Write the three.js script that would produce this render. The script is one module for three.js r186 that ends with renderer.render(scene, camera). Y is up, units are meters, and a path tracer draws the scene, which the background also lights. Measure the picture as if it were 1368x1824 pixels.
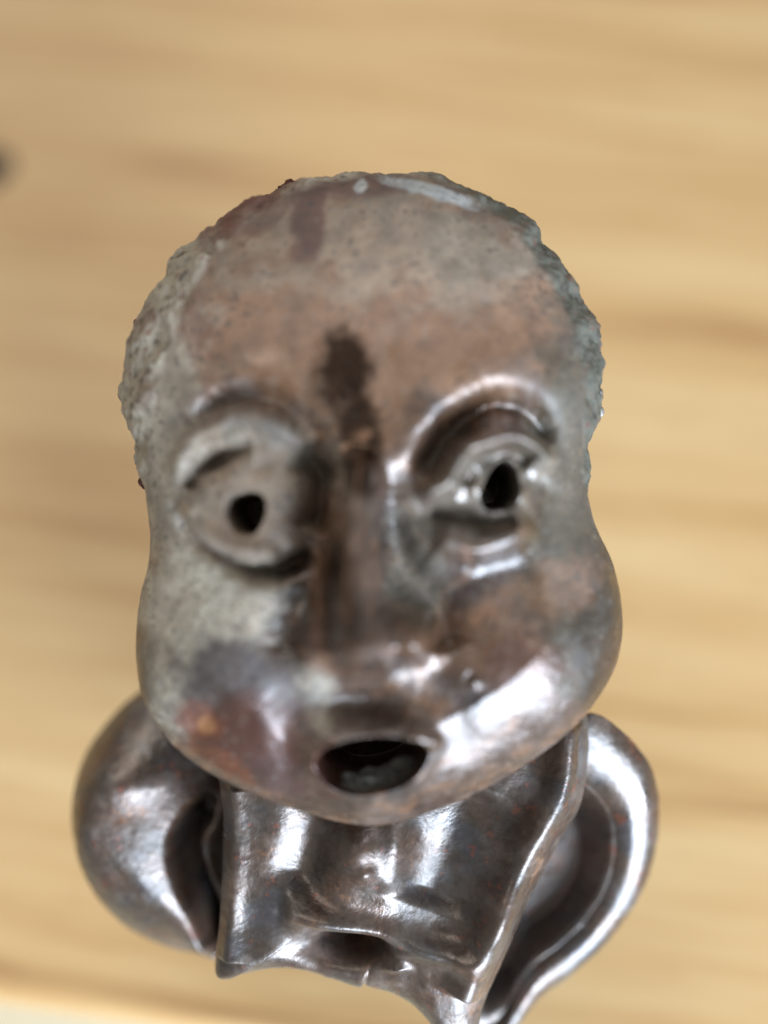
import * as THREE from 'three';
import { ImprovedNoise } from 'three/addons/math/ImprovedNoise.js';
import { RoundedBoxGeometry } from 'three/addons/geometries/RoundedBoxGeometry.js';
import { RectAreaLightUniformsLib } from 'three/addons/lights/RectAreaLightUniformsLib.js';
import { mergeGeometries } from 'three/addons/utils/BufferGeometryUtils.js';

// ---------------------------------------------------------------- camera, light, exposure
const PITCH = THREE.MathUtils.degToRad(65), FOV = 50;
const TABLE = 0.74;                                   // height of the table top
const DIST = 0.1956;                                  // lens to the plane in focus
const scene = new THREE.Scene();
const camera = new THREE.PerspectiveCamera(FOV, 3 / 4, 0.01, 10);
camera.position.set(0, TABLE + 0.29, 0);
camera.lookAt(0, TABLE + 0.29 - Math.sin(PITCH), -Math.cos(PITCH));
camera.focus = DIST + 0.001;
camera.userData.fStop = camera.getFocalLength() / 14.5;   // an opening 14.5 mm wide
scene.add(camera);

const renderer = new THREE.WebGLRenderer({ antialias: true });
renderer.setSize(768, 1024);
renderer.shadowMap.enabled = true;
renderer.toneMapping = THREE.LinearToneMapping;
renderer.toneMappingExposure = 1;

// even light from the room all round, and the daylight of a window in front of the figure to its right
scene.background = new THREE.Color().setRGB(0.32, 0.315, 0.305);
RectAreaLightUniformsLib.init();
const centre = new THREE.Vector3(0, TABLE + 0.155, -0.08);
function areaLight(dir, dist, w, h, power, color) {
  const l = new THREE.RectAreaLight(color, power, w, h);
  l.position.copy(centre).addScaledVector(dir.clone().normalize(), dist);
  l.lookAt(centre);
  scene.add(l);
  return l;
}
areaLight(new THREE.Vector3(0.52, 0.2, 0.83), 1.1, 0.75, 0.7, 27, 0xdcecff);
// an added, unseen light high behind the table, to brighten it
areaLight(new THREE.Vector3(-0.3, 0.8, -0.6), 1.5, 1.2, 1.1, 2.6, 0xfff8ee);

// ---------------------------------------------------------------- frame of the figure
// The figure is sculpted in its own axes in tenths of a millimetre: x to its left hand, y towards its crown, z out of its face.
const right = new THREE.Vector3(1, 0, 0), crown = new THREE.Vector3(0, Math.cos(PITCH), -Math.sin(PITCH)), face = new THREE.Vector3(0, Math.sin(PITCH), Math.cos(PITCH));
const origin = camera.position.clone().addScaledVector(face, -DIST);
const FOOT = new THREE.Vector3(0, TABLE, -0.0355);
const toGroup = new THREE.Matrix4().makeBasis(right, crown, face).scale(new THREE.Vector3(1e-4, 1e-4, 1e-4));
toGroup.setPosition(origin.clone().sub(FOOT));

// ---------------------------------------------------------------- noise and small maths
const perlin = new ImprovedNoise();
const N = (x, y, z) => perlin.noise(x + 131.7, y + 57.3, z + 211.1);
function fbm(x, y, z, o = 4) { let a = 0, f = 1, w = 0.55; for (let i = 0; i < o; i++) { a += w * N(x * f, y * f, z * f + i * 9.7); f *= 2.07; w *= 0.52; } return a; }
let seed = 20417;
const rnd = () => { seed = (seed * 1664525 + 1013904223) >>> 0; return seed / 4294967296; };
const clamp = (v, a = 0, b = 1) => Math.min(b, Math.max(a, v));
const smooth = (a, b, v) => { const t = clamp((v - a) / (b - a)); return t * t * (3 - 2 * t); };
const lerp = (a, b, t) => a + (b - a) * t;
const srgb = (r, g, b) => new THREE.Color(r / 255, g / 255, b / 255).convertSRGBToLinear().toArray();
const mix3 = (a, b, t) => [lerp(a[0], b[0], t), lerp(a[1], b[1], t), lerp(a[2], b[2], t)];

// sketch coordinates: 1368 wide, 1824 high, y down, as measured on the figure
const P = (px, py) => [px - 684, 912 - py];
function curve(pts, n = 8) {
  const c = new THREE.CatmullRomCurve3(pts.map(([x, y, v = 1]) => new THREE.Vector3(x, y, v)));
  return c.getPoints((pts.length - 1) * n);
}
function stroke(pts, width, height, ends = 0.12) {   // a raised (or, below zero, sunk) band along a curve
  const c = curve(pts), n = c.length - 1;
  let x0 = 1e9, x1 = -1e9, y0 = 1e9, y1 = -1e9;
  for (const p of c) { x0 = Math.min(x0, p.x); x1 = Math.max(x1, p.x); y0 = Math.min(y0, p.y); y1 = Math.max(y1, p.y); }
  const r = 2.6 * width;
  return (x, y) => {
    if (x < x0 - r || x > x1 + r || y < y0 - r || y > y1 + r) return 0;
    let best = 1e9, at = 0, wt = 1;
    for (let i = 0; i < n; i++) {
      const a = c[i], b = c[i + 1], dx = b.x - a.x, dy = b.y - a.y;
      const t = clamp(((x - a.x) * dx + (y - a.y) * dy) / (dx * dx + dy * dy + 1e-9));
      const ex = x - a.x - t * dx, ey = y - a.y - t * dy, d = ex * ex + ey * ey;
      if (d < best) { best = d; at = (i + t) / n; wt = lerp(a.z, b.z, t); }
    }
    const w = width * (0.6 + 0.4 * wt), taper = ends ? smooth(0, ends, at) * smooth(0, ends, 1 - at) * 0.8 + 0.2 : 1;
    return height * wt * taper * Math.exp(-best / (w * w));
  };
}
function bump(px, py, rx, ry, h, turn = 0) {
  const c = Math.cos(turn), s = Math.sin(turn);
  return (x, y) => {
    const dx = x - px, dy = y - py, u = (dx * c + dy * s) / rx, v = (-dx * s + dy * c) / ry, q = u * u + v * v;
    return q > 7 ? 0 : h * Math.exp(-q);
  };
}
function pit(poly, depth, edge) {                    // a hole with a steep wall, from a closed outline
  const c = new THREE.CatmullRomCurve3(poly.map(([x, y]) => new THREE.Vector3(x, y, 0)), true).getPoints(poly.length * 8);
  let x0 = 1e9, x1 = -1e9, y0 = 1e9, y1 = -1e9;
  for (const p of c) { x0 = Math.min(x0, p.x); x1 = Math.max(x1, p.x); y0 = Math.min(y0, p.y); y1 = Math.max(y1, p.y); }
  const dist = (x, y) => {                           // above zero inside
    if (x < x0 - 60 || x > x1 + 60 || y < y0 - 60 || y > y1 + 60) return -60;
    let inside = false, best = 1e9;
    for (let i = 0, j = c.length - 1; i < c.length; j = i++) {
      const a = c[j], b = c[i];
      if ((a.y > y) !== (b.y > y) && x < (b.x - a.x) * (y - a.y) / (b.y - a.y) + a.x) inside = !inside;
      const dx = b.x - a.x, dy = b.y - a.y, t = clamp(((x - a.x) * dx + (y - a.y) * dy) / (dx * dx + dy * dy + 1e-9));
      best = Math.min(best, (x - a.x - t * dx) ** 2 + (y - a.y - t * dy) ** 2);
    }
    return (inside ? 1 : -1) * Math.sqrt(best);
  };
  const f = (x, y) => { const d = dist(x, y); return d < -edge ? 0 : -depth * smooth(-edge, edge * 1.6, d); };
  f.dist = dist;
  return f;
}
function radius(outline, cx, cy, jag = 0) {          // the outline as a distance from its centre for every direction
  const c = new THREE.CatmullRomCurve3(outline.map(([x, y]) => new THREE.Vector3(x, y, 0)), true, 'catmullrom', 0.5).getPoints(900);
  const M = 1440, tab = new Float32Array(M).fill(-1);
  const hit = (a, b) => {
    let t0 = Math.atan2(a.y - cy, a.x - cx), t1 = Math.atan2(b.y - cy, b.x - cx);
    if (t1 - t0 > Math.PI) t1 -= 2 * Math.PI; if (t0 - t1 > Math.PI) t1 += 2 * Math.PI;
    const r0 = Math.hypot(a.x - cx, a.y - cy), r1 = Math.hypot(b.x - cx, b.y - cy);
    const lo = Math.min(t0, t1), hi = Math.max(t0, t1);
    for (let k = Math.ceil(lo / (2 * Math.PI) * M); k <= Math.floor(hi / (2 * Math.PI) * M); k++) {
      const t = k / M * 2 * Math.PI, s = Math.abs(t1 - t0) < 1e-9 ? 0 : (t - t0) / (t1 - t0), i = ((k % M) + M) % M;
      tab[i] = Math.max(tab[i], lerp(r0, r1, s));
    }
  };
  for (let i = 0; i < c.length - 1; i++) hit(c[i], c[i + 1]);
  for (let i = 0; i < M; i++) if (tab[i] < 0) tab[i] = tab[(i + M - 1) % M];
  return (t) => {
    const k = ((t / (2 * Math.PI)) % 1 + 1) % 1 * M, i = Math.floor(k) % M, r = lerp(tab[i], tab[(i + 1) % M], k - Math.floor(k));
    return r + (jag ? jag * fbm(Math.cos(t) * 9, Math.sin(t) * 9, 3.3) : 0);
  };
}
// A closed body: front and back shells meeting along the outline. front(u) and back(u) give the depth from the centre (u = 0) to the rim (u = 1).
function body({ outline, cx, cy, jag, rings, segs, backRings = 40, front, back, relief, rough, color }) {
  const R = radius(outline, cx, cy, jag), pos = [], col = [], uv = [], idx = [], tag = [];
  const put = (x, y, z, s) => { pos.push(x, y, z); tag.push(s); };
  put(cx, cy, 0, 1);
  for (let i = 1; i <= rings; i++) for (let j = 0; j < segs; j++) {
    const t = j / segs * 2 * Math.PI, a = i / rings, u = lerp(a, Math.sin(a * Math.PI / 2), 0.75), r = R(t) * u;
    put(cx + r * Math.cos(t), cy + r * Math.sin(t), u, 1);
  }
  const rim = 1 + (rings - 1) * segs;
  for (let i = backRings - 1; i >= 1; i--) for (let j = 0; j < segs; j++) {
    const t = j / segs * 2 * Math.PI, u = Math.sin(i / backRings * Math.PI / 2), r = R(t) * u;
    put(cx + r * Math.cos(t), cy + r * Math.sin(t), u, -1);
  }
  put(cx, cy, 0, -1);
  const n = tag.length, last = n - 1;
  const at = (i, j) => 1 + (i - 1) * segs + (j % segs);
  for (let j = 0; j < segs; j++) idx.push(0, at(1, j), at(1, j + 1));
  const total = rings + backRings - 1;
  for (let i = 1; i < total; i++) for (let j = 0; j < segs; j++) {
    const a = at(i, j), b = at(i, j + 1), c = at(i + 1, j), d = at(i + 1, j + 1);
    idx.push(a, c, b, b, c, d);
  }
  for (let j = 0; j < segs; j++) idx.push(last, at(total, j + 1), at(total, j));
  for (let k = 0; k < n; k++) {
    const x = pos[3 * k], y = pos[3 * k + 1], u = pos[3 * k + 2];
    const t = Math.atan2(y - cy, x - cx);
    if (tag[k] > 0) {
      const fade = 1 - smooth(0.9, 1, u);
      pos[3 * k + 2] = front(u, x, y, t) + relief(x, y, u) * fade;
    } else pos[3 * k + 2] = back(u, x, y, t);
  }
  const g = new THREE.BufferGeometry();
  g.setAttribute('position', new THREE.BufferAttribute(new Float32Array(pos), 3));
  g.setIndex(idx);
  if (rough) {                                        // uneven casting and crust, along the surface's own direction
    g.computeVertexNormals();
    const nn = g.attributes.normal.array, p = g.attributes.position.array;
    for (let k = 0; k < n; k++) {
      const d = rough(p[3 * k], p[3 * k + 1], p[3 * k + 2]);
      for (let c = 0; c < 3; c++) pos[3 * k + c] = p[3 * k + c] + d * nn[3 * k + c];
    }
    g.setAttribute('position', new THREE.BufferAttribute(new Float32Array(pos), 3));
  }
  g.computeVertexNormals();
  const p = g.attributes.position.array;
  for (let k = 0; k < n; k++) {
    col.push(...color(p[3 * k], p[3 * k + 1], p[3 * k + 2]));
    uv.push((p[3 * k] + 1000) / 2000, (p[3 * k + 1] + 1200) / 2000);
  }
  g.setAttribute('color', new THREE.BufferAttribute(new Float32Array(col), 3));
  g.setAttribute('uv', new THREE.BufferAttribute(new Float32Array(uv), 2));
  return g;
}
// the triangles of a geometry sorted into pieces by a test on their centres; shared edges keep their normals
function split(g, which, count) {
  const p = g.attributes.position.array, ix = g.index.array, lists = Array.from({ length: count }, () => []);
  for (let i = 0; i < ix.length; i += 3) {
    const a = ix[i] * 3, b = ix[i + 1] * 3, c = ix[i + 2] * 3;
    lists[which((p[a] + p[b] + p[c]) / 3, (p[a + 1] + p[b + 1] + p[c + 1]) / 3, (p[a + 2] + p[b + 2] + p[c + 2]) / 3)].push(ix[i], ix[i + 1], ix[i + 2]);
  }
  return lists.map((list) => {
    const map = new Map(), out = new THREE.BufferGeometry(), src = [], ind = list.map((v) => { let m = map.get(v); if (m === undefined) { m = src.length; map.set(v, m); src.push(v); } return m; });
    for (const [name, at] of Object.entries(g.attributes)) {
      const s = at.itemSize, arr = new Float32Array(src.length * s);
      src.forEach((v, k) => { for (let c = 0; c < s; c++) arr[k * s + c] = at.array[v * s + c]; });
      out.setAttribute(name, new THREE.BufferAttribute(arr, s));
    }
    out.setIndex(ind);
    return out;
  });
}

// ---------------------------------------------------------------- materials of the figure
// tarnish map: where the crust is dull and where glossy metal shows; grain map: fine casting skin
function dataMap(size, fn, srgbMap = false) {
  const d = new Uint8Array(size * size * 4);
  for (let j = 0; j < size; j++) for (let i = 0; i < size; i++) {
    const c = fn(i / size, j / size), k = (j * size + i) * 4;
    d[k] = clamp(c[0]) * 255; d[k + 1] = clamp(c[1]) * 255; d[k + 2] = clamp(c[2]) * 255; d[k + 3] = 255;
  }
  const t = new THREE.DataTexture(d, size, size);
  t.magFilter = THREE.LinearFilter; t.minFilter = THREE.LinearMipmapLinearFilter; t.generateMipmaps = true;
  t.wrapS = t.wrapT = THREE.RepeatWrapping;
  if (srgbMap) t.colorSpace = THREE.SRGBColorSpace;
  t.needsUpdate = true;
  return t;
}
const patch = (x, y, px, py, rx, ry, turn = 0, ragged = 0.55, freq = 0.012) => {   // a ragged-edged patch: 1 inside, 0 outside
  const c = Math.cos(turn), s = Math.sin(turn), dx = x - px, dy = y - py;
  const q = Math.hypot((dx * c + dy * s) / rx, (-dx * s + dy * c) / ry);
  if (q > 2.2) return 0;
  return smooth(1.3, 0.6, q + ragged * fbm(x * freq, y * freq, px * 0.01, 5) + 0.35 * fbm(x * 0.05, y * 0.05, px * 0.01, 3));
};
// the face lies nearer than the outline it was measured with: its sketch is drawn to this scale
const scaleAt = (py) => 0.9 + 0.015 * smooth(1250, 1400, py);
const FS = 0.9;
const F = (px, py) => [(px - 684) * scaleAt(py), (912 - py) * scaleAt(py)];
const Fv = (px, py, v) => [...F(px, py), v];
const toSketch = (x, y) => { let py = 912 - y / FS; for (let k = 0; k < 4; k++) py = 912 - y / scaleAt(py); return [x / scaleAt(py) + 684, py]; };
// dull grey crust on the figure's right cheek and right eye and over the hair
function crustOn(x, y) {
  const [sx, sy] = toSketch(x, y);
  let m = 0;
  m = Math.max(m, patch(sx, sy, 330, 1090, 150, 160, 0.3));
  m = Math.max(m, 0.72 * patch(sx, sy, 440, 870, 170, 170));
  m = Math.max(m, patch(sx, sy, 290, 1210, 70, 120));
  m = Math.max(m, patch(sx, sy, 230, 760, 120, 380) * 0.9);
  m = Math.max(m, patch(sx, sy, 390, 1040, 120, 110) * 0.9);
  m = Math.max(m, patch(sx, sy, 700, 380, 360, 120, 0, 1.3) * 0.25);
  m = Math.max(m, patch(sx, sy, 540, 1230, 60, 70) * 0.6);
  return m;
}
const darkReflectionOn = (sx, sy) => Math.max(patch(sx, sy, 608, 665, 52, 82, 0, 0.5), patch(sx, sy, 640, 780, 34, 125, -0.1, 0.5), patch(sx, sy, 610, 1060, 36, 115, -0.04, 0.4));  // mask for the dark reflection on the brow and nose ridge
const tarnishMap = dataMap(1024, (u, v) => {
  const x = u * 2000 - 1000, y = v * 2000 - 1200, n = fbm(x * 0.012, y * 0.012, 1.1, 5), fine = fbm(x * 0.06, y * 0.06, 5.2, 3);
  let crust = y > -560 ? crustOn(x, y) : 0;
  const forehead = y > 130 ? smooth(130, 330, y + n * 160) : 0;
  if (y > -560) { const [gx, gy] = toSketch(x, y); crust = Math.max(crust, 0.8 * patch(gx, gy, 745, 990, 60, 140, 0, 0.6), 0.7 * patch(gx, gy, 1050, 880, 90, 260, 0, 0.7)); }
  // glossy metal put where the dark reflection falls: the bridge between the brows and the ridge of the nose
  const [sx, sy] = toSketch(x, y), darkReflection = y > -560 ? darkReflectionOn(sx, sy) : 0;
  const rough = lerp(0.34 + 0.22 * n + 0.14 * fine, 0.86, clamp(Math.max(crust, forehead * 0.8)));
  const metal = lerp(0.25 - 0.2 * smooth(0.05, 0.5, n), 0.02, clamp(Math.max(crust, forehead * 0.75)));
  return [1, lerp(rough, 0.27, darkReflection), lerp(metal, 0.95, darkReflection)];
});
const grainMap = dataMap(1024, (u, v) => {
  const x = u * 2000, y = v * 2000;
  const g = 0.5 + 0.5 * fbm(x * 0.08, y * 0.08, 2.2, 4) + 0.25 * N(x * 0.5, y * 0.5, 7);
  return [g, g, g];
});
const bronze = new THREE.MeshPhysicalMaterial({ vertexColors: true, color: 0xffffff, roughness: 1, metalness: 1, roughnessMap: tarnishMap, metalnessMap: tarnishMap, bumpMap: grainMap, bumpScale: 0.00012, ior: 1.85 });
const crustMat = new THREE.MeshPhysicalMaterial({ vertexColors: true, color: 0xffffff, roughness: 0.82, metalness: 0.05, bumpMap: grainMap, bumpScale: 0.0003 });
const wearMap = dataMap(512, (u, v) => {
  const x = u * 2000, y = v * 2000, n = fbm(x * 0.01, y * 0.01, 6.1, 5), f = fbm(x * 0.05, y * 0.05, 2.3, 4), scratch = smooth(0.3, 0.5, fbm(x * 0.11 + y * 0.02, y * 0.012, 9.2, 2));
  return [1, 0.39 + 0.26 * n + 0.2 * f + 0.12 * scratch, 0.42 - 0.4 * smooth(0, 0.4, n + 0.4 * f)];
});
const shine = new THREE.MeshPhysicalMaterial({ vertexColors: true, color: 0xffffff, roughness: 1, metalness: 1, roughnessMap: wearMap, metalnessMap: wearMap, bumpMap: grainMap, bumpScale: 0.0001, ior: 2.1 });

// ---------------------------------------------------------------- the figure
const figurine = new THREE.Group();
figurine.name = 'metal_figurine';
figurine.position.copy(FOOT);
figurine.userData = { label: 'tarnished brown copper figurine with open mouth standing on the wooden table', category: 'figurine' };
scene.add(figurine);
function part(name, g, material, parent, label) {
  g.applyMatrix4(toGroup);
  const m = new THREE.Mesh(g, material);
  m.name = name; m.castShadow = m.receiveShadow = true;
  if (label) m.userData.label = label;
  parent.add(m);
  return m;
}

// head: features as strokes, bumps and holes in the face's sketch
const S = (pts, w, h, e) => stroke(pts.map(([a, b, v]) => Fv(a, b, v)), w * FS, h, e);
const B = (px, py, rx, ry, h, t) => bump(...F(px, py), rx * FS, ry * FS, h, t);
const Q = (pts, d, e) => pit(pts.map(([a, b]) => F(a, b)), d, e);
const ring = (px, py, rx, ry, turn = 0, n = 10, wob = 0.1) => Array.from({ length: n }, (_, k) => {
  const a = k / n * 2 * Math.PI, w = 1 + wob * Math.sin(a * 3 + px), ex = Math.cos(a) * rx * w, ey = Math.sin(a) * ry * w;
  return [px + ex * Math.cos(turn) - ey * Math.sin(turn), py + ex * Math.sin(turn) + ey * Math.cos(turn)];
});
const mouthHole = Q([[570, 1352], [588, 1329], [624, 1315], [665, 1310], [706, 1312], [738, 1319], [755, 1334], [745, 1361], [715, 1387], [680, 1401], [640, 1406], [604, 1396], [580, 1376]], 215, 9);
const pupilL = Q(ring(437, 912, 33, 36), 190, 6), pupilR = Q(ring(893, 868, 29, 44, 0.35), 190, 6);
const features = [
  B(650, 520, 280, 200, 14), B(690, 1250, 330, 130, 14), B(390, 1150, 140, 140, 20), B(1000, 1120, 130, 150, 12), B(655, 1350, 140, 80, 42),
  // nose
  S([[645, 790, 0.35], [638, 880, 0.6], [628, 980, 0.8], [622, 1080, 0.95], [626, 1130, 0.9], [630, 1172, 0.3]], 40, 180, 0.1),
  B(646, 1144, 54, 46, 100), B(562, 1146, 38, 42, 44), B(738, 1136, 40, 38, 64),
  S([[605, 890], [565, 1020], [515, 1110], [505, 1170]], 36, -20), S([[690, 890], [722, 1020], [785, 1100], [792, 1165]], 34, -38), B(650, 1255, 100, 32, -34),
  S([[628, 720], [640, 790], [646, 850]], 36, -14, 0.4),
  // eye of the figure's right side
  B(430, 890, 130, 115, 34),
  S([[300, 885, 0.8], [332, 810], [396, 757], [464, 746], [534, 785, 0.7], [579, 860, 0.4]], 32, 26),
  S([[319, 874, 1.0], [341, 840, 0.9], [380, 820, 1.4], [410, 806, 0.8], [451, 800, 0.3]], 19, -42, 0.1), S([[310, 850, 0.6], [352, 790], [413, 762, 0.8], [473, 770, 0.4]], 14, -12),
  S([[528, 800], [564, 845], [568, 900], [548, 950]], 30, -80),
  S([[306, 895], [350, 945], [413, 978], [484, 985], [543, 958]], 22, 28),
  S([[300, 905, 0.6], [344, 962, 0.7], [410, 1003, 0.9], [479, 1016, 1.2], [561, 985, 1.3]], 17, -52),
  B(505, 975, 40, 20, -30, 0.2), B(470, 830, 26, 18, -10),
  S([[314, 745], [366, 692], [440, 664], [523, 690], [589, 770], [616, 860]], 40, 12),
  S([[336, 755], [396, 712], [451, 702], [517, 728], [574, 795]], 22, -26),
  // eye of the figure's left side
  S([[686, 860], [715, 765], [785, 695], [880, 652], [965, 665], [1015, 745]], 74, 17),
  S([[752, 866], [788, 792], [840, 742], [900, 716], [955, 735], [990, 800]], 26, -42),
  S([[738, 892], [790, 862], [840, 803], [900, 780], [955, 795], [990, 842]], 26, 58),
  S([[822, 868], [850, 826], [905, 806], [955, 825]], 15, -24),
  B(890, 875, 80, 70, 26),
  S([[760, 912], [815, 918], [870, 935], [930, 925]], 15, -32),
  S([[775, 950], [825, 972], [890, 962], [950, 915]], 32, 40),
  B(850, 832, 12, 12, 14), B(905, 822, 12, 12, 14), B(930, 880, 12, 13, 13), B(845, 872, 11, 11, 9),
  // lips and chin
  S([[560, 1345], [590, 1312], [660, 1294], [730, 1298], [775, 1325]], 20, 8),
  S([[563, 1362], [600, 1405], [660, 1432], [720, 1415], [768, 1350]], 22, 9),
  B(770, 1318, 12, 12, 12), B(730, 1305, 10, 10, 10), B(845, 1215, 9, 9, 8), B(838, 1208, 8, 8, -8),
  B(520, 1330, 40, 90, -22), B(800, 1320, 50, 60, -14),
];
const skin = (x, y, z) => 1.0 * fbm(x * 0.02, y * 0.02, z * 0.02, 4) + 0.15 * fbm(x * 0.11, y * 0.11, z * 0.11, 2);
const bare = (x0, y0) => { const x = x0 + 9 * fbm(x0 * 0.018, y0 * 0.018, 4.4, 3), y = y0 + 9 * fbm(x0 * 0.018, y0 * 0.018, 8.8, 3); let d = 0; for (const f of features) d += f(x, y); return d; };
const C = {
  brown: srgb(104, 82, 68), tan: srgb(150, 122, 98), copper: srgb(136, 98, 70), rust: srgb(126, 70, 44), plum: srgb(96, 56, 44), grey: srgb(180, 169, 149), pale: srgb(204, 196, 178),
  olive: srgb(94, 86, 68), dark: srgb(58, 50, 44), black: srgb(40, 38, 38), lime: srgb(206, 212, 214), deep: srgb(68, 54, 47), slate: srgb(84, 88, 96),
};
function headColor(x, y, z) {
  const [sx, sy] = toSketch(x, y);
  const n1 = fbm(x * 0.008, y * 0.008, z * 0.008, 4), n2 = fbm(x * 0.022 + 9, y * 0.022, z * 0.022, 4), n3 = fbm(x * 0.09, y * 0.09, z * 0.09 + 4, 3);
  let c = mix3(C.brown, C.deep, smooth(-0.05, 0.35, n1));
  c = mix3(c, C.copper, 0.6 * smooth(0.05, 0.4, n2));
  const p = (...a) => patch(sx, sy, ...a);
  c = mix3(c, srgb(148, 110, 80), 0.95 * p(640, 530, 390, 230, 0, 0.7));
  c = mix3(c, C.copper, 0.6 * p(560, 660, 130, 80, 0, 0.9));
  c = mix3(c, C.copper, 0.5 * p(760, 610, 150, 70, 0.2, 0.9));
  c = mix3(c, C.olive, 0.8 * p(1040, 900, 110, 330, 0, 0.7));
  c = mix3(c, C.olive, 0.7 * p(745, 1000, 58, 130, 0, 0.7));
  c = mix3(c, C.olive, 0.6 * p(830, 430, 130, 70, 0.3, 0.9));
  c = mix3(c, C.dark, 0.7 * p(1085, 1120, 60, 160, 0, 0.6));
  c = mix3(c, mix3(C.grey, C.tan, 0.6), 0.42 * p(700, 400, 340, 130, 0, 1.5));
  c = mix3(c, srgb(138, 128, 114), 0.7 * p(880, 870, 120, 90, 0, 0.8));
  c = mix3(c, C.grey, 0.6 * p(545, 1250, 50, 70, 0, 0.9));
  c = mix3(c, C.grey, crustOn(x, y) * (0.75 + 0.25 * smooth(-0.3, 0.3, n2)));
  c = mix3(c, C.pale, 0.85 * p(320, 1060, 90, 110, 0.3, 1));
  c = mix3(c, C.tan, 0.45 * p(445, 880, 110, 100, 0, 0.9));
  c = mix3(c, C.brown, 0.6 * p(440, 730, 120, 30, 0, 0.9));
  c = mix3(c, C.tan, 0.5 * p(450, 960, 110, 50, 0, 0.8));
  c = mix3(c, C.deep, 1.0 * p(420, 1240, 135, 110, 0.4, 0.7));
  c = mix3(c, C.plum, 0.8 * p(470, 1340, 150, 90, 0.5, 0.7));
  c = mix3(c, C.slate, 0.2 * p(500, 1390, 70, 45, 0.4, 0.8));
  c = mix3(c, C.rust, 0.8 * p(352, 1292, 44, 30, 0.2, 0.6));
  c = mix3(c, srgb(168, 116, 72), 0.8 * p(365, 1296, 18, 16, 0, 0.5));
  c = mix3(c, C.rust, 0.6 * p(390, 1370, 70, 26, 0.5, 0.9, 0.03));
  c = mix3(c, C.copper, 0.6 * p(1010, 1050, 75, 55, -0.4, 0.9));
  c = mix3(c, C.copper, 0.5 * p(860, 1150, 130, 70, 0.2, 0.9));
  c = mix3(c, C.plum, 0.5 * p(930, 1190, 90, 50, 0.2, 0.9));
  c = mix3(c, C.copper, 0.8 * p(590, 1010, 40, 160, 0, 0.6));
  c = mix3(c, C.rust, 0.25 * p(590, 1150, 60, 50, 0, 0.8));
  c = mix3(c, C.plum, 0.9 * p(546, 365, 34, 92, 0, 0.5, 0.02));
  c = mix3(c, C.plum, 0.7 * p(528, 440, 22, 26, 0, 0.5, 0.02));
  c = mix3(c, C.plum, 0.75 * p(640, 290, 90, 34, 0, 0.7, 0.02));
  c = mix3(c, C.plum, 0.55 * p(450, 350, 100, 40, -0.7, 0.9, 0.02));
  c = mix3(c, C.rust, 0.5 * p(330, 560, 26, 120, -0.3, 0.8, 0.02));
  c = mix3(c, C.lime, 0.9 * p(780, 304, 105, 18, 0.3, 0.6, 0.03));  // blue-white streak along the top of the head
  c = mix3(c, C.lime, 0.8 * p(640, 292, 10, 20, 0.2, 0.5, 0.05));
  c = mix3(c, C.brown, darkReflectionOn(sx, sy));               // dark reflection of the phone painted in as plain brown
  // pits in the grey crust and specks elsewhere
  c = mix3(c, C.dark, 0.75 * smooth(0.12, 0.38, n3 + 0.25 * n2));
  c = mix3(c, C.pale, 0.25 * smooth(0.2, 0.45, -n3));
  const k = 0.7 * (1 + 0.6 * n2 + 0.4 * n3);
  return [c[0] * k, c[1] * k, c[2] * k];
}
// the jaw ends in a blunt edge that stands forward of the neck
const CHIN = 105, jaw = (t) => smooth(0.35, 0.8, -Math.sin(t));
const headOutline = [
  [700, 304], [600, 308], [540, 318], [490, 336], [440, 360], [398, 382], [350, 420], [300, 458], [280, 500], [258, 540], [233, 576], [224, 630], [213, 685], [222, 745], [236, 800], [249, 850], [258, 900], [264, 960], [260, 1010], [246, 1065], [238, 1140], [243, 1220], [267, 1283], [312, 1338], [375, 1385], [450, 1420], [540, 1452],
  [620, 1472], [690, 1474], [800, 1440], [900, 1390], [1000, 1322], [1062, 1258], [1104, 1180], [1113, 1100], [1097, 1010], [1062, 930], [1049, 860], [1054, 790], [1068, 740], [1079, 695], [1077, 640], [1064, 585], [1040, 530], [1006, 478], [985, 440], [950, 398], [915, 368], [880, 352], [850, 340], [780, 312],
].map(([a, b]) => { const k = 0.985 - 0.04 * jaw(Math.atan2(900 - b, a - 668)); return P(684 + (a - 684) * k, 890 + (b - 890) * k); });
// hair: the rough crusted band round the crown, outside the smooth forehead
const hairLine = pit([[246, 905], [254, 850], [268, 790], [292, 690], [334, 575], [378, 490], [440, 408], [520, 352], [620, 318], [700, 300], [790, 326], [870, 384], [950, 470], [1000, 570], [1030, 680], [1040, 790], [1046, 880], [1200, 1000], [1200, 1600], [100, 1600], [100, 1000]].map(([a, b]) => P(684 + (a - 684) * 0.965, 850 + (b - 850) * 0.965)), 1, 1).dist;
const hairOn = (x, y) => (y > -10 ? smooth(6, -14, hairLine(x, y) + 14 * fbm(x * 0.02, y * 0.02, 2, 3)) * smooth(-10, 60, y) : 0);
const tuft = (x, y, z) => {
  const a = Math.atan2(y - 60, x), n = fbm(x * 0.012, y * 0.012, z * 0.012, 3), cell = Math.abs(N(x * 0.022, y * 0.022, z * 0.022)) + 0.4 * Math.abs(N(x * 0.05, y * 0.05, z * 0.05 + 3));
  return 14 * n + 8 * (0.45 - cell) + 3 * fbm(x * 0.1, y * 0.1, z * 0.1, 2) + 4 * Math.sin(a * 31 + 5 * n);
};
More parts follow.
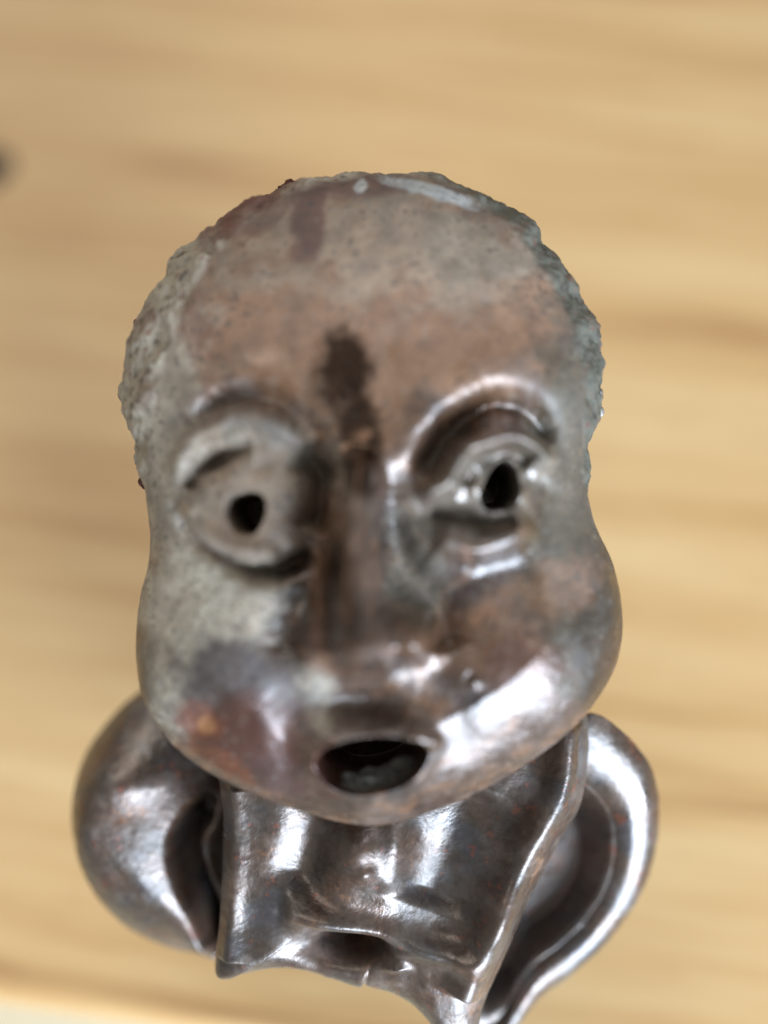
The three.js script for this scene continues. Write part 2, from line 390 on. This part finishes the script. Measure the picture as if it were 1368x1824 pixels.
function hairColor(x, y, z) {
  const n = fbm(x * 0.012, y * 0.012, z * 0.012, 4), m = fbm(x * 0.05, y * 0.05, z * 0.05, 3), side = smooth(-100, 250, x + 150 * n);
  let c = mix3(srgb(156, 147, 131), srgb(84, 83, 73), side);
  c = mix3(c, C.brown, 0.7 * smooth(0.1, 0.4, n));
  c = mix3(c, C.dark, 0.7 * smooth(0.15, 0.4, -m));
  c = mix3(c, C.plum, 0.6 * smooth(0.2, 0.4, m));
  c = mix3(c, C.plum, 0.8 * patch(x, y, -240, 540, 110, 70, 0.6, 0.7, 0.02));
  const k = 1 + 0.4 * m; return [c[0] * k, c[1] * k, c[2] * k];
}
const headGeometry = body({
  outline: headOutline, cx: P(668, 900)[0], cy: P(668, 900)[1], rings: 300, segs: 1100,
  front: (u, x, y, t) => lerp(190 * Math.pow(Math.max(0, 1 - Math.pow(u, 2.5)), 0.5), CHIN + (190 - CHIN) * (1 - Math.pow(Math.max(0, u - 0.7) / 0.3, 1.25)) - 12 * smooth(0.95, 1, u), jaw(t)),
  back: (u, x, y, t) => -330 * Math.sqrt(Math.max(0, 1 - u * u)) + (CHIN - 12) * jaw(t) * Math.pow(u, 6),
  relief: (x, y) => bare(x, y) + mouthHole(x, y) + pupilL(x, y) + pupilR(x, y),
  rough: (x, y, z) => skin(x, y, z) + hairOn(x, y) * tuft(x, y, z) + (z > 0 && y > -560 ? crustOn(x, y) * 1.8 * fbm(x * 0.05, y * 0.05, z * 0.05, 3) : 0),
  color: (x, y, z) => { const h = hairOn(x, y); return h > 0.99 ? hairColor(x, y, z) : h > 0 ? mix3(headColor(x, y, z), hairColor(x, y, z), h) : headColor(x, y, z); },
});
const noseArea = Q([[648, 800], [690, 900], [715, 1020], [785, 1100], [782, 1165], [700, 1205], [600, 1212], [525, 1185], [512, 1130], [565, 1020], [605, 900]], 1, 1).dist;
const eyeAreaL = Q([[308, 890], [345, 830], [405, 785], [480, 790], [550, 850], [555, 930], [480, 990], [400, 975], [345, 935]], 1, 1).dist;
const eyeAreaR = Q([[745, 900], [800, 875], [850, 820], [910, 800], [975, 830], [985, 880], [940, 920], [870, 935], [800, 915]], 1, 1).dist;
const lipArea = Q([[545, 1345], [590, 1300], [660, 1280], [735, 1285], [790, 1322], [770, 1375], [725, 1430], [660, 1448], [590, 1418]], 1, 1).dist;
const [skull, eyeL, eyeR, nose, lips, curls] = split(headGeometry, (x, y, z) => (hairOn(x, y) > 0.5 ? 5 : z < 0 && (lipArea(x, y) < 0 || z < -200) ? 0 : eyeAreaL(x, y) > 0 ? 1 : eyeAreaR(x, y) > 0 ? 2 : noseArea(x, y) > 0 ? 3 : lipArea(x, y) > 0 ? 4 : 0), 6);
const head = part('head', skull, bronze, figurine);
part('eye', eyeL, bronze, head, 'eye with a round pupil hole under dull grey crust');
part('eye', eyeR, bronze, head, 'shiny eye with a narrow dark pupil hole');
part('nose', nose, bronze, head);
part('hair', curls, crustMat, head, 'rough crusted hair around the crown');
part('mouth', lips, bronze, head, 'open mouth with a dark hollow inside');

// lumps of old casting core inside the mouth
{
  const lumps = [];
  for (const [px, py, r] of [[640, 1412, 30], [676, 1404, 34], [704, 1392, 26], [722, 1372, 20]]) {
    const g = new THREE.IcosahedronGeometry(r, 20), p = g.attributes.position;
    const [x, y] = F(px, py);
    for (let k = 0; k < p.count; k++) {
      const v = new THREE.Vector3().fromBufferAttribute(p, k), s = 1 + 0.7 * fbm(v.x * 0.045 + px, v.y * 0.045, v.z * 0.045, 4);
      p.setXYZ(k, x + v.x * s * 1.3, y + v.y * s * 0.7, 128 + v.z * s);
    }
    const col = [], uv = [];
    for (let k = 0; k < p.count; k++) { const n = 0.8 + 0.7 * fbm(p.getX(k) * 0.04, p.getY(k) * 0.04, p.getZ(k) * 0.04, 3); col.push(0.13 * n, 0.132 * n, 0.115 * n); uv.push(p.getX(k) / 2000, p.getY(k) / 2000); }
    g.setAttribute('color', new THREE.Float32BufferAttribute(col, 3)); g.setAttribute('uv', new THREE.Float32BufferAttribute(uv, 2));
    g.computeVertexNormals();
    lumps.push(g);
  }
  const m = part('core_lumps', mergeGeometries(lumps), crustMat, head, 'grey corroded lumps inside the open mouth');
  m.userData.kind = 'stuff';
}

// curls and broken beads that stand off the rim of the hair
for (const [px, py, r, z] of [[783, 318, 15, 10], [848, 341, 9, 5], [886, 356, 9, 0], [918, 372, 10, 0], [1068, 700, 13, 20], [1073, 728, 11, 10], [1060, 665, 10, 30], [237, 572, 11, 0], [297, 462, 9, 0], [512, 336, 26, 0], [222, 690, 12, 0], [250, 856, 14, 0], [1062, 578, 10, 0], [986, 452, 9, 0]]) {
  const g = new THREE.IcosahedronGeometry(r, 10), p = g.attributes.position, [x, y] = P(px, py), col = [], uv = [];
  for (let k = 0; k < p.count; k++) {
    const v = new THREE.Vector3().fromBufferAttribute(p, k), s = 1 + 0.55 * fbm(v.x * 0.07 + px, v.y * 0.07, v.z * 0.07, 3);
    p.setXYZ(k, x * 0.975 + v.x * s, y * 0.975 + v.y * s, z + v.z * s);
    const n = 0.8 + 0.8 * fbm(v.x * 0.1 + px, v.y * 0.1, v.z * 0.1, 3), c = px === 250 || px === 512 || px === 237 ? C.plum : srgb(120, 116, 106);
    col.push(c[0] * n, c[1] * n, c[2] * n); uv.push(x / 2000, v.y / 500);
  }
  g.setAttribute('color', new THREE.Float32BufferAttribute(col, 3)); g.setAttribute('uv', new THREE.Float32BufferAttribute(uv, 2));
  g.computeVertexNormals();
  part('bead', g, px > 1050 ? shine : crustMat, head);
}

// torso
function bodyColor(x, y, z) {
  const n1 = fbm(x * 0.01, y * 0.01, z * 0.01 + 7, 4), n2 = fbm(x * 0.03, y * 0.03, z * 0.03 + 2, 4), n3 = fbm(x * 0.1, y * 0.1, z * 0.1, 3);
  let c = mix3(srgb(86, 74, 64), srgb(100, 77, 62), smooth(-0.2, 0.3, n1));
  c = mix3(c, srgb(66, 50, 44), 0.7 * smooth(0.05, 0.35, n2));
  c = mix3(c, srgb(72, 74, 82), 0.5 * smooth(0.1, 0.4, -n1));
  c = mix3(c, C.copper, 0.7 * smooth(0.25, 0.45, n1 + 0.3 * n3));
  c = mix3(c, C.rust, 0.6 * smooth(0.3, 0.45, n2 + 0.3 * n3));
  const k = 0.8 * (1 + 0.35 * n2 + 0.4 * n3); return [c[0] * k, c[1] * k, c[2] * k];
}
const T = (pts, w, h, e) => stroke(pts.map(([a, b, v = 1]) => [...P(a, b), v]), w, h, e);
const TB = (px, py, rx, ry, h, t) => bump(...P(px, py), rx, ry, h, t);
const torsoRelief = [
  TB(632, 1512, 66, 66, 56), TB(652, 1550, 20, 16, 18), T([[575, 1400], [560, 1500], [520, 1610]], 48, -40, 0.2), T([[705, 1430], [706, 1520], [690, 1600]], 26, 22, 0.2),
  T([[850, 1400], [800, 1520], [760, 1630]], 70, -38, 0.15), TB(885, 1640, 55, 62, 30),
  T([[490, 1628], [600, 1652], [700, 1682], [860, 1716]], 24, 34, 0.1), TB(625, 1702, 76, 30, -110), T([[706, 1690], [704, 1720], [706, 1750]], 26, 26, 0.3),
  T([[1018, 1290], [1004, 1405], [958, 1490], [914, 1575], [874, 1670], [826, 1790]], 36, 52, 0.02), T([[404, 1410], [408, 1540], [398, 1640], [392, 1735]], 28, 20, 0.02), TB(470, 1670, 80, 60, -16),
];
part('torso', body({
  outline: [[388, 1400], [385, 1330], [440, 1340], [560, 1360], [700, 1350], [850, 1320], [960, 1270], [1046, 1272], [1042, 1420], [1000, 1500], [953, 1590], [912, 1685], [862, 1800], [848, 1870], [812, 1890], [768, 1830], [738, 1798], [700, 1776], [660, 1764], [648, 1758], [638, 1764], [600, 1752], [540, 1734], [480, 1730], [420, 1742], [396, 1750], [380, 1735], [388, 1650], [393, 1540], [394, 1450]].map(([a, b]) => P(684 + (a - 684) * 1.035, 912 + (b - 912) * 1.035)),
  cx: P(700, 1560)[0], cy: P(700, 1560)[1], jag: 2, rings: 220, segs: 1000,
  front: (u) => -90 + 80 * Math.pow(Math.max(0, 1 - Math.pow(u, 3)), 0.5), back: (u) => -90 - 220 * Math.sqrt(Math.max(0, 1 - u * u)),
  relief: (x, y) => { let d = 0; for (const f of torsoRelief) d += f(x, y); return d; }, rough: (x, y, z) => 1.0 * fbm(x * 0.02, y * 0.02, z * 0.02, 3) + 0.35 * fbm(x * 0.13, y * 0.13, z * 0.13, 2), color: bodyColor,
}), shine, figurine);
// back of the body, joining the arms behind the chest
part('back', body({
  outline: [[330, 1270], [684, 1180], [1060, 1260], [1080, 1400], [1040, 1560], [900, 1760], [700, 1720], [440, 1690], [330, 1560], [290, 1400]].map(([a, b]) => P(a, b)),
  cx: P(680, 1450)[0], cy: P(680, 1450)[1], rings: 60, segs: 200,
  front: (u) => -330 + 60 * Math.sqrt(Math.max(0, 1 - u * u)), back: (u) => -330 - 140 * Math.sqrt(Math.max(0, 1 - u * u)), relief: () => 0, color: bodyColor,
}), shine, figurine);
// bent arms
const tilt = (x, y) => -0.2 * (x - 380) + 0.28 * (y + 680);
part('arm', body({
  outline: [[250, 1240], [185, 1296], [136, 1372], [120, 1450], [128, 1535], [160, 1615], [218, 1684], [288, 1722], [352, 1738], [395, 1750], [440, 1735], [470, 1640], [480, 1500], [470, 1380], [420, 1270], [330, 1225]].map(([a, b]) => P(684 + (a - 684) * 1.135, 912 + (b - 912) * 1.11)),
  cx: P(130, 1520)[0], cy: P(130, 1520)[1], rings: 200, segs: 800,
  front: (u) => -330 + 200 * Math.pow(Math.max(0, 1 - Math.pow(u, 1.6)), 0.62), back: (u) => -330 - 160 * Math.sqrt(Math.max(0, 1 - u * u)),
  relief: (() => { const A = (a, b) => [684 + (a - 684) * 1.12, 912 + (b - 912) * 1.12], f = [TB(...A(365, 1690), 20, 26, 20), TB(...A(225, 1370), 80, 40, 20), stroke([[372, 1425], [338, 1485], [348, 1550], [372, 1620], [384, 1700]].map(([a, b]) => P(...A(a, b))), 17, -260, 0.1)]; return (x, y) => f.reduce((s, k) => s + k(x, y), 0); })(),
  rough: (x, y, z) => 2 * fbm(x * 0.015, y * 0.015, z * 0.015, 3), color: bodyColor,
}), shine, figurine, 'smooth rounded arm bent beside the chest');
part('arm', body({
  outline: [[1050, 1275], [1120, 1318], [1170, 1380], [1192, 1460], [1190, 1560], [1162, 1652], [1102, 1742], [1030, 1806], [975, 1850], [925, 1930], [880, 2010], [810, 2040], [780, 1980], [820, 1840], [890, 1670], [930, 1560], [960, 1450], [985, 1340]].map(([a, b]) => P(684 + (a - 684) * 1.05, 1000 + (b - 1000) * 1.05)),
  cx: P(965, 1650)[0], cy: P(965, 1650)[1], jag: 3, rings: 200, segs: 900,
  front: (u, x, y) => { const rim = smooth(0.5, 0.66, u), d = u > 0.66 ? 24 * Math.abs((u - 0.83) / 0.17) ** 2.4 : 24; return -150 - d + tilt(x, y) * rim - 120 * (1 - smooth(0.44, 0.66, u)); },
  back: (u, x, y) => tilt(x, y) - 174 - 270 * Math.sqrt(Math.max(0, 1 - u * u)), relief: () => 0,
  rough: (x, y, z) => 1.2 * fbm(x * 0.02, y * 0.02, z * 0.02, 3), color: bodyColor,
}), shine, figurine, 'hollow arm with a bright bevelled rim');
// lower body under the chest, down to the foot on the table
{
  const pts = [[0, 0], [0.021, 0], [0.022, 0.003], [0.0195, 0.01], [0.016, 0.022], [0.0155, 0.036], [0.019, 0.052], [0.022, 0.062], [0, 0.062]].map(([a, b]) => new THREE.Vector2(a, b));
  const g = new THREE.LatheGeometry(new THREE.SplineCurve(pts.slice(1, -1)).getPoints(40), 64);
  const cap = new THREE.CircleGeometry(0.021, 64).rotateX(Math.PI / 2);
  const whole = mergeGeometries([g, cap]);
  const col = []; for (let k = 0; k < whole.attributes.position.count; k++) col.push(...bodyColor(whole.attributes.position.getX(k) * 1e4, whole.attributes.position.getY(k) * 1e4, whole.attributes.position.getZ(k) * 1e4));
  whole.setAttribute('color', new THREE.Float32BufferAttribute(col, 3));
  const m = new THREE.Mesh(whole, shine); m.name = 'lower_body'; m.castShadow = m.receiveShadow = true; figurine.add(m);
}

// ---------------------------------------------------------------- table and floor
const W = 1536, H = 640, wood = new Uint8Array(W * H * 4);   // 1.2 m along the grain, 0.5 m across
const WL = [srgb(211, 179, 128), srgb(193, 154, 102), srgb(152, 110, 66)];
for (let j = 0; j < H; j++) for (let i = 0; i < W; i++) {
  const x = i / W * 1.2, y = j / H * 0.5;
  const warp = 0.012 * N(x * 3, y * 4, 0.4);
  const yy = y + warp;
  const broad = fbm(x * 3.2, yy * 42, 1.3, 3), streak = fbm(x * 9, yy * 130, 4.1, 3), fine = fbm(x * 30, yy * 900, 8.7, 2), pore = smooth(0.28, 0.5, fbm(x * 45, yy * 1500, 2.9, 2));
  const t = clamp(0.4 + 0.6 * broad + 0.5 * fbm(x * 5, yy * 75, 6.6, 2) + 0.62 * streak + 0.4 * fine);
  let c = t < 0.6 ? mix3(WL[0], WL[1], t / 0.6) : mix3(WL[1], WL[2], (t - 0.6) / 0.4);
  c = mix3(c, WL[2], 0.5 * pore);
  const s = new THREE.Color(c[0], c[1], c[2]).convertLinearToSRGB(), k = (j * W + i) * 4;
  wood[k] = s.r * 255; wood[k + 1] = s.g * 255; wood[k + 2] = s.b * 255; wood[k + 3] = 255;
}
const woodMap = new THREE.DataTexture(wood, W, H);
woodMap.colorSpace = THREE.SRGBColorSpace; woodMap.magFilter = THREE.LinearFilter; woodMap.minFilter = THREE.LinearMipmapLinearFilter; woodMap.generateMipmaps = true;
woodMap.wrapS = woodMap.wrapT = THREE.RepeatWrapping; woodMap.repeat.set(1 / 1.2, 1 / 0.5); woodMap.needsUpdate = true;
const oak = new THREE.MeshPhysicalMaterial({ map: woodMap, roughness: 0.5, clearcoat: 0.15, clearcoatRoughness: 0.4 });
const table = new THREE.Group();
table.name = 'wooden_table';
table.userData = { label: 'light oak table with long straight grain under the figurine', category: 'table' };
const YAW = THREE.MathUtils.degToRad(-7.5);
const edgeAt = new THREE.Vector3(-0.0935, 0, -0.0045);       // a point of the near edge
table.rotation.y = YAW;
const along = new THREE.Vector3(Math.cos(YAW), 0, -Math.sin(YAW)), across = new THREE.Vector3(Math.sin(YAW), 0, Math.cos(YAW));
const TW = 1.4, TD = 0.8, TH = 0.028;
table.position.copy(edgeAt).addScaledVector(along, 0.1).addScaledVector(across, -TD / 2);
scene.add(table);
function metresUv(g) {
  const p = g.attributes.position, n = g.attributes.normal, uv = [];
  for (let k = 0; k < p.count; k++) uv.push(p.getX(k) + 0.31, Math.abs(n.getY(k)) > 0.6 ? p.getZ(k) : p.getY(k) + p.getZ(k));
  g.setAttribute('uv', new THREE.Float32BufferAttribute(uv, 2));
  return g;
}
function board(name, w, h, d, x, y, z, r = 0.002) {
  const m = new THREE.Mesh(metresUv(new RoundedBoxGeometry(w, h, d, 4, r)), oak);
  m.name = name; m.position.set(x, y, z); m.castShadow = m.receiveShadow = true; table.add(m);
  return m;
}
const top = board('tabletop', TW, TH, TD, 0, TABLE - TH / 2, 0, 0.004);
for (const s of [-1, 1]) for (const t of [-1, 1]) board('leg', 0.06, TABLE - TH, 0.06, s * (TW / 2 - 0.08), (TABLE - TH) / 2, t * (TD / 2 - 0.12), 0.004);
for (const t of [-1, 1]) board('apron', TW - 0.22, 0.07, 0.02, 0, TABLE - TH - 0.035, t * (TD / 2 - 0.12));

// dark knot in the board at the left
{
  const shape = [], R0 = 0.0095;
  for (let k = 0; k <= 10; k++) shape.push(new THREE.Vector2(R0 * k / 10, 0.0012 * (1 - (k / 10) ** 2)));
  const g = new THREE.LatheGeometry(shape, 40), p = g.attributes.position;
  for (let k = 0; k < p.count; k++) { const s = 1 + 0.3 * fbm(p.getX(k) * 160, 0.2, p.getZ(k) * 160, 3); p.setXYZ(k, p.getX(k) * s * 1.2, p.getY(k), p.getZ(k) * s); }
  g.computeVertexNormals();
  const m = new THREE.Mesh(g, new THREE.MeshStandardMaterial({ color: new THREE.Color().setRGB(0.035, 0.022, 0.012), roughness: 0.7, side: THREE.DoubleSide }));
  m.name = 'knot'; m.userData.label = 'dark knot in the pale wood';
  m.castShadow = m.receiveShadow = true;
  const ray = new THREE.Vector3().addScaledVector(right, -0.0718).addScaledVector(crown, 0.0612).addScaledVector(face, -DIST);
  const hit = camera.position.clone().addScaledVector(ray, (camera.position.y - TABLE) / -ray.y);
  table.updateMatrixWorld(true);
  m.position.copy(table.worldToLocal(hit)); m.position.y = TABLE;
  table.add(m);
}
// the telephone that takes the picture, its lens just behind the viewpoint: the glossy patches on brow and nose mirror it
{
  const phone = new THREE.Group();
  phone.name = 'mobile_phone';
  phone.userData = { label: 'black mobile phone held above the figurine, lens towards its face', category: 'phone' };
  phone.position.copy(camera.position).addScaledVector(face, 0.004).addScaledVector(crown, -0.052);
  phone.quaternion.setFromRotationMatrix(new THREE.Matrix4().makeBasis(right, crown, face));
  scene.add(phone);
  const black = new THREE.MeshPhysicalMaterial({ color: new THREE.Color().setRGB(0.02, 0.02, 0.022), roughness: 0.35 });
  const metal = new THREE.MeshStandardMaterial({ color: new THREE.Color().setRGB(0.08, 0.08, 0.085), roughness: 0.35, metalness: 1 });
  const add = (name, g, m, x, y, z) => { const o = new THREE.Mesh(g, m); o.name = name; o.position.set(x, y, z); o.castShadow = o.receiveShadow = true; phone.add(o); return o; };
  add('case', new RoundedBoxGeometry(0.076, 0.158, 0.008, 5, 0.0038), black, 0.012, 0, 0.0042);
  for (const y of [0.052, 0.03]) add('lens_ring', new THREE.TorusGeometry(0.007, 0.0008, 10, 40), metal, 0, y, 0);
}
// floor under the table
{
  const size = 256, d = dataMap(size, (u, v) => { const n = fbm(u * 12, v * 12, 3.1, 4); return [0.95 + 0.03 * n, 0.89 + 0.03 * n, 0.75 + 0.03 * n]; }, true);
  const m = new THREE.Mesh(new THREE.BoxGeometry(3, 0.05, 3), new THREE.MeshStandardMaterial({ map: d, roughness: 0.6 }));
  m.name = 'floor'; m.position.set(0, -0.025, 0); m.receiveShadow = true;
  m.userData = { kind: 'structure', label: 'pale cream floor beyond the table edge', category: 'floor' };
  scene.add(m);
}
renderer.render(scene, camera);
